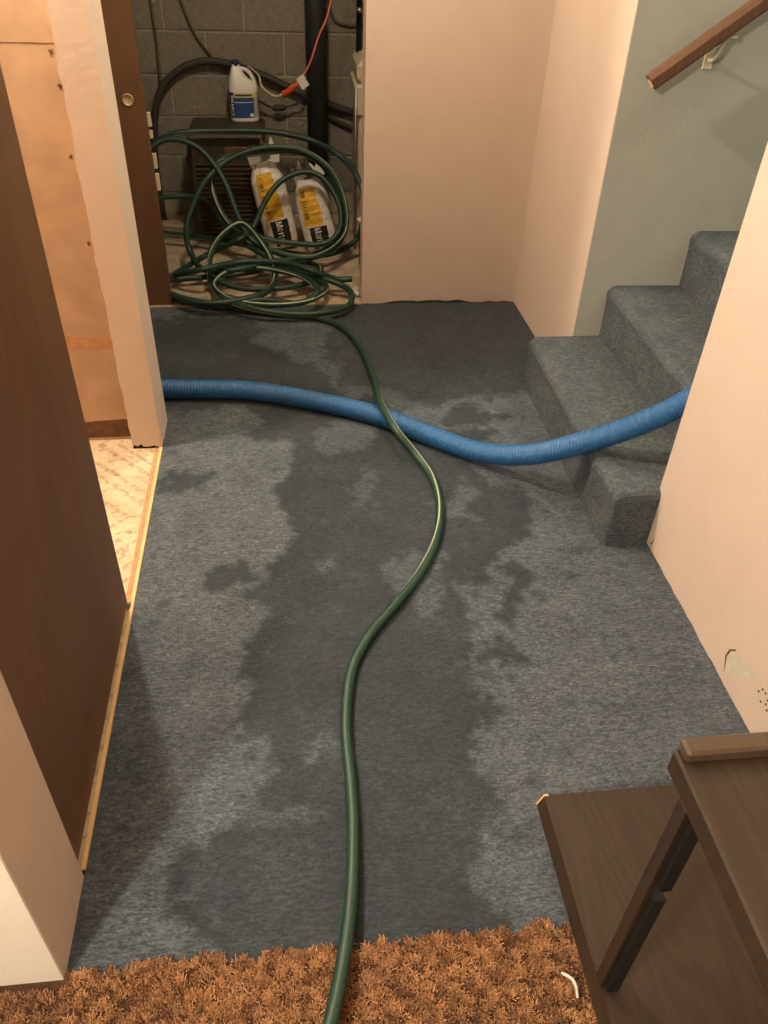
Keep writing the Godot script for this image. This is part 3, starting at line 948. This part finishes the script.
func salt_bag(at: Vector3, turn: Vector3, scale: float, label: String) -> void:
	var t := thing("salt_bag", at, label, "bag", "salt bags in the utility nook")
	t.rotation = turn
	var rng := RandomNumberGenerator.new()
	rng.seed = int(at.x * 1000) + 5000
	var f := nz(0.06, 3, rng.randi() % 1000)
	var W := 0.080
	var H := 0.335 * scale
	var T := 0.050
	var surf := func(u: float, v: float, off: float) -> Vector3:
		# u round the bag (0 is the middle of the front), v up it
		var e := maxf(1.0 - pow(absf(2.0 * v - 1.0), 3.2), 0.0)
		var w := W * (0.80 + 0.20 * pow(e, 0.6)) * (1.0 - 0.22 * smoothstep(0.78, 1.0, v))
		var th := T * pow(maxf(e, 0.0), 0.55) + 0.004
		var a := u * TAU
		var ca := cos(a)
		var sa := sin(a)
		var wr := f.get_noise_2d(u * 300.0, v * 900.0) * 0.006 * scale + sin(v * 70.0 + u * 9.0) * 0.0012
		var x := signf(sa) * pow(absf(sa), 0.8) * (w + off)
		var z := signf(ca) * pow(absf(ca), 0.8) * (th + off + wr)
		return Vector3(x, v * H + 0.002, z)
	var st := new_st()
	st.set_smooth_group(0)
	var nu := 72
	var nv := 60
	for j in nv:
		for i in nu:
			var u0 := float(i) / nu - 0.5
			var u1 := float(i + 1) / nu - 0.5
			var v0 := float(j) / nv
			var v1 := float(j + 1) / nv
			var uc := (u0 + u1) * 0.5
			var vc := (v0 + v1) * 0.5
			var c := Color(0.70, 0.68, 0.63)
			if vc > 0.38 and vc < 0.90 and uc > -0.11 and uc < 0.035 + 0.04 * (1.0 - vc):
				c = Color(0.68, 0.40, 0.035)
				if uc > -0.085 and uc < -0.045 and vc > 0.45 and vc < 0.86 and f.get_noise_2d(vc * 2600.0, 3.0) > -0.05:
					c = Color(0.22, 0.14, 0.03)
			if vc > 0.05 and vc < 0.36 and uc > -0.075 and uc < 0.085:
				c = Color(0.012, 0.012, 0.014)
			st.set_color(c)
			var mid: Vector3 = surf.call(uc, vc, 0.0)
			quad(st, surf.call(u0, v0, 0.0), surf.call(u1, v0, 0.0), surf.call(u1, v1, 0.0), surf.call(u0, v1, 0.0), Vector3(mid.x / W, 0, mid.z / T))
	obj("sack", st, M.bag, t)
	# gathered plastic at the top
	for k in 3:
		st = new_st()
		st.set_smooth_group(-1)
		var c := Color(0.52, 0.50, 0.46) if k != 1 else Color(0.10, 0.085, 0.07)
		st.set_color(c)
		var x0 := -W * 0.75 + W * 0.55 * k
		var poly := pairs([x0, 0.0, x0 + W * 0.6, 0.0, x0 + W * 0.72, 0.03 * scale, x0 + W * 0.45, (0.08 + 0.03 * rng.randf()) * scale, x0 + W * 0.2, 0.058 * scale, x0 - W * 0.08, 0.085 * scale])
		add_prism(st, poly, Vector3(0, H * 0.97, -0.004 + 0.005 * k), Vector3.RIGHT, Vector3(0, 0.95, 0.2 - 0.25 * k), Vector3(0, 0, 0.0015))
		obj("flap", st, M.bag, t)
	lettering("Morton", 0.029 * scale, func(x: float, y: float) -> Vector3: return surf.call(y * 1.9 / scale + 0.0, 0.205 - x / H, 0.0025), M.white_ink, t)

func utility() -> void:
	appliance()
	jug()
	salt_bag(Vector3(-0.013, 0, -3.952), Vector3(-0.05, 0.12, 0.20), 1.22, "white and yellow salt bag leaning on the slatted brown box")
	salt_bag(Vector3(0.178, 0, -3.91), Vector3(-0.15, -0.10, 0.22), 1.0, "white and yellow salt bag in front of the black column")
	# steel column
	var st := new_st()
	add_tube(st, PackedVector3Array([Vector3(0.171, 0.012, -4.24), Vector3(0.171, 1.0, -4.24), Vector3(0.171, 2.188, -4.24)]), 0.048, 28)
	var col := thing("support_column", Vector3.ZERO, "black round steel support column beside the block wall", "column")
	obj("shaft", st, M.column, col)
	box("base_plate", Vector3(0.09, -0.006, -4.32), Vector3(0.252, 0.013, -4.16), 0.002, M.column, col)
	box("cap_plate", Vector3(0.09, 2.187, -4.32), Vector3(0.252, 2.2, -4.16), 0.002, M.column, col)
	# black arched pipe
	st = new_st()
	add_tube(st, smooth_path(PackedVector3Array([Vector3(-0.64, 0.0, -4.38), Vector3(-0.645, 0.28, -4.39), Vector3(-0.615, 0.504, -4.395), Vector3(-0.565, 0.623, -4.40), Vector3(-0.47, 0.702, -4.405), Vector3(-0.35, 0.737, -4.41), Vector3(-0.224, 0.722, -4.41), Vector3(-0.085, 0.681, -4.41), Vector3(0.047, 0.626, -4.41), Vector3(0.168, 0.578, -4.41), Vector3(0.33, 0.522, -4.42), Vector3(0.45, 0.48, -4.425), Vector3(0.8, 0.40, -4.425)]), 0.012), 0.0165, 14)
	tag(obj("drain_pipe", st, M.rubber), "black flexible pipe arching along the block wall behind the jug", "pipe")
	st = new_st()
	add_tube(st, smooth_path(PackedVector3Array([Vector3(0.222, 0.50, -4.43), Vector3(0.29, 0.465, -4.43), Vector3(0.40, 0.42, -4.43), Vector3(0.55, 0.36, -4.43), Vector3(0.8, 0.28, -4.43)]), 0.012), 0.011, 12)
	tag(obj("water_line", st, M.rubber), "thin dark water line running right from the black column", "pipe")
	# cables down the wall
	for c in [[Vector3(-0.575, 2.19, -4.435), Vector3(-0.578, 1.5, -4.435), Vector3(-0.574, 0.978, -4.437), Vector3(-0.57, 0.819, -4.437), Vector3(-0.573, 0.640, -4.42)], [Vector3(-0.70, 2.19, -4.435), Vector3(-0.56, 1.4, -4.435), Vector3(-0.439, 0.981, -4.437), Vector3(-0.387, 0.842, -4.437), Vector3(-0.319, 0.755, -4.43)]]:
		st = new_st()
		add_tube(st, smooth_path(PackedVector3Array(c), 0.02), 0.0062, 8)
		var first: bool = c[0].x > -0.6
		tag(obj("wall_cable", st, M.cable), "grey cable hanging straight down the block wall to the arched pipe" if first else "grey cable slanting down the block wall towards the jug", "cable", "cables on the block wall")
	st = new_st()
	add_tube(st, smooth_path(PackedVector3Array([Vector3(0.24, 1.5, -4.43), Vector3(0.245, 1.05, -4.435), Vector3(0.262, 0.925, -4.436), Vector3(0.318, 0.895, -4.436), Vector3(0.399, 0.897, -4.436), Vector3(0.6, 0.95, -4.43)]), 0.015), 0.006, 8)
	tag(obj("wall_cable", st, M.cable), "dark cable looping along the block wall right of the column", "cable", "cables on the block wall")
	# black plug and socket lying on the wall cable
	st = new_st()
	add_tube(st, smooth_path(PackedVector3Array([Vector3(-0.12, 0.58, -4.385), Vector3(-0.092, 0.562, -4.385), Vector3(-0.04, 0.54, -4.39), Vector3(0.02, 0.541, -4.39), Vector3(0.06, 0.55, -4.395), Vector3(0.10, 0.57, -4.385), Vector3(0.11, 0.60, -4.375)]), 0.004), 0.0055, 12, null, func(i: int) -> float: return 0.009 if i > 22 and i < 38 else 0.0)
	tag(obj("socket_cord", st, M.rubber), "dark cord with a fat socket sagging below the orange plug", "cord")
	# orange extension cord with plug and tag
	var oc := thing("extension_cord", Vector3(0.13, 0.6, -4.0), "thin orange extension cord with paper tag hanging before the column", "cord")
	var oo := Vector3(-0.13, -0.6, 4.0)
	st = new_st()
	add_tube(st, smooth_path(PackedVector3Array([Vector3(0.42, 2.19, -4.0) + oo, Vector3(0.31, 1.5, -4.0) + oo, Vector3(0.229, 1.043, -4.0) + oo, Vector3(0.175, 0.91, -4.0) + oo, Vector3(0.13, 0.798, -4.0) + oo, Vector3(0.075, 0.722, -4.0) + oo]), 0.015), 0.0042, 8)
	obj("cord", st, M.orange_cord, oc)
	st = new_st()
	add_tube(st, smooth_path(PackedVector3Array([Vector3(0.078, 0.724, -4.0) + oo, Vector3(0.06, 0.708, -4.01) + oo, Vector3(0.035, 0.685, -4.03) + oo, Vector3(0.016, 0.671, -4.05) + oo]), 0.004), 0.008, 12, null, func(i: int) -> float: return 0.006 * clampf(i / 10.0, 0, 1))
	obj("plug", st, M.orange, oc)
	st = new_st()
	add_box(st, Vector3(-0.019, -0.025, -0.0006), Vector3(0.019, 0.025, 0.0006), 0.0, Transform3D(Basis(Vector3(0, 0, 1), 0.6) * Basis(Vector3.RIGHT, -0.3), Vector3(0.100, 0.733, -3.985) + oo))
	obj("paper_tag", st, M.tag, oc)
	st = new_st()
	add_tube(st, smooth_path(PackedVector3Array([Vector3(0.014, 0.669, -4.052), Vector3(-0.008, 0.655, -4.08), Vector3(-0.04, 0.652, -4.12), Vector3(-0.085, 0.672, -4.2), Vector3(-0.10, 0.70, -4.3), Vector3(-0.15, 0.72, -4.395)]), 0.008), 0.0042, 10, null, func(i: int) -> float: return 0.004 if i < 4 else 0.0)
	tag(obj("white_cord", st, M.cream_plastic), "short cream cord plugged into the orange cord behind the jug", "cord")
	# softener tank, mostly behind the back wall
	var s := thing("water_softener", Vector3(0.522, 0, -4.10), "cream water softener cabinet with stepped lid behind the wall corner", "appliance")
	box("cabinet", Vector3(-0.175, 0.0, -0.17), Vector3(0.2, 0.62, 0.14), 0.012, M.cream_plastic, s)
	box("collar", Vector3(-0.190, 0.60, -0.175), Vector3(0.215, 0.73, 0.155), 0.010, M.cream_plastic, s)
	box("lid", Vector3(-0.182, 0.725, -0.17), Vector3(0.207, 0.825, 0.145), 0.025, M.cream_plastic, s)
	st = new_st()
	add_tube(st, PackedVector3Array([Vector3(0.366, 0.815, -4.2), Vector3(0.366, 1.4, -4.2), Vector3(0.366, 2.19, -4.14)]), 0.013, 12)
	var bp := thing("riser_pipe", Vector3.ZERO, "black vertical pipe rising from the cream softener lid", "pipe")
	obj("pipe", st, M.black, bp)
	st = new_st()
	add_tube(st, PackedVector3Array([Vector3(0.362, 0.985, -4.14), Vector3(0.362, 1.0, -4.14)]), 0.0165, 12)
	obj("coupling", st, M.steel, bp)
	st = new_st()
	add_tube(st, PackedVector3Array([Vector3(0.333, 0.0, -3.935), Vector3(0.333, 0.4, -3.935), Vector3(0.333, 0.72, -3.935)]), 0.005, 10)
	tag(obj("drain_tube", st, M.steel), "slim grey tube standing against the cream softener", "tube")
	var pk := thing("packet", Vector3(0.375, 0, -3.70), "dark purple packet with white torn top at the wall corner", "packet")
	pk.rotation.y = 0.3
	box("wrapper", Vector3(-0.035, 0.0, -0.03), Vector3(0.06, 0.21, 0.03), 0.010, flat(Color(0.17, 0.08, 0.14), 0.5), pk)
	st = new_st()
	add_prism(st, pairs([-0.04, 0.205, 0.06, 0.205, 0.065, 0.235, 0.03, 0.226, 0.0, 0.242, -0.048, 0.224]), Vector3(0, 0, -0.028), Vector3.RIGHT, Vector3.UP, Vector3(0, 0, 0.056))
	obj("torn_top", st, M.white_plastic, pk)
	# pale strip, partly flaked off, behind the pocket door's edge
	var d2: Node = get_node("door_2")
	for e in [[0.70, 0.749, -0.4855], [0.659, 0.687, -0.4865], [0.55, 0.605, -0.4845], [0.467, 0.531, -0.484]]:
		box("edge_strip", Vector3(-0.508, e[0], -3.348), Vector3(e[2], e[1], -3.336), 0.001, M.cream_plastic, d2)
	# crumbs of plaster by the wall corner
	var rng := RandomNumberGenerator.new()
	rng.seed = 31
	var cr := thing("plaster_crumbs", Vector3(0.29, 0, -3.38), "white plaster crumbs heaped at the chipped wall corner", "debris")
	for k in 9:
		st = new_st()
		var c := Vector3(rng.randf_range(-0.04, 0.015), rng.randf_range(0.0, 0.03), rng.randf_range(-0.07, 0.06))
		var sz := rng.randf_range(0.006, 0.014)
		add_box(st, -Vector3.ONE * sz, Vector3.ONE * sz, sz * 0.5, Transform3D(Basis.from_euler(Vector3(rng.randf(), rng.randf() * 3, rng.randf())), Vector3(c.x, sz, c.z)))
		obj("crumb", st, M.plaster, cr)

# ---------------------------------------------------------------- lamps
func lamp(called: String, at: Vector3, radius: float, color: Color, energy: float, label: String, mount: Vector3) -> void:
	var t := thing(called, at, label, "lamp")
	var st := new_st()
	var rings := []
	for k in 11:
		var a := -PI * 0.5 + PI * (k + 0.001) / 10.002
		rings.append(super_ring(Vector3(0, sin(a) * radius, 0), cos(a) * radius, cos(a) * radius, 1.0, 24))
	add_loft(st, rings)
	var g: StandardMaterial3D = M.glow.duplicate()
	g.emission = color
	obj("globe", st, g, t)
	st = new_st()
	add_tube(st, PackedVector3Array([mount * radius * 0.9, mount * (radius * 1.5)]), radius * 0.55, 16)
	obj("mount", st, M.white_plastic, t)
	var l := OmniLight3D.new()
	l.name = "bulb_light"
	l.light_color = color
	l.light_energy = energy
	l.light_size = radius
	l.omni_range = 12.0
	l.omni_attenuation = 2.0
	l.shadow_enabled = true
	t.add_child(l)

func _ready() -> void:
	# camera
	var cam := Camera3D.new()
	cam.name = "camera"
	cam.transform = Transform3D(Basis(Vector3(0.99350311, 0.03291553, 0.108941), Vector3(0.04292127, 0.77819705, -0.62655176), Vector3(-0.10540085, 0.62715701, 0.77172842)), Vector3(0, 1.5, 0))
	cam.fov = 64.9
	cam.near = 0.05
	cam.current = true
	add_child(cam)
	# environment: an interior, black outside
	var we := WorldEnvironment.new()
	we.name = "environment"
	var env := Environment.new()
	env.background_mode = Environment.BG_COLOR
	env.background_color = Color.BLACK
	env.tonemap_mode = Environment.TONE_MAPPER_LINEAR
	env.tonemap_exposure = 0.90
	env.sdfgi_enabled = true
	env.ssao_enabled = true
	env.ssil_enabled = true
	we.environment = env
	add_child(we)
	make_materials()
	# lamps: bathroom wall lamp, room ceiling lamp, lamp at the head of the stairs
	lamp("bathroom_lamp", Vector3(-0.64, 1.98, -2.168), 0.026, Color(1.0, 0.92, 0.82), 4.0, "round white lamp on the bathroom wall", Vector3(0, 0, -1))
	lamp("ceiling_lamp", Vector3(-1.05, 2.03, 0.53), 0.045, Color(1.0, 0.93, 0.84), 5.6, "round white ceiling lamp in the room with the rust rug", Vector3(0, 1, 0))
	lamp("stair_lamp", Vector3(3.0, 3.2, -2.1), 0.08, Color(1.0, 0.975, 0.86), 3.0, "round white lamp hanging above the stairs", Vector3(0, 1, 0))
	lamp("corridor_lamp", Vector3(0.05, 2.09, -2.75), 0.06, Color(1.0, 0.92, 0.80), 1.45, "round white lamp on the corridor ceiling", Vector3(0, 1, 0))
	carpets()
	setting()
	stairs()
	rug()
	table()
	hoses()
	utility()
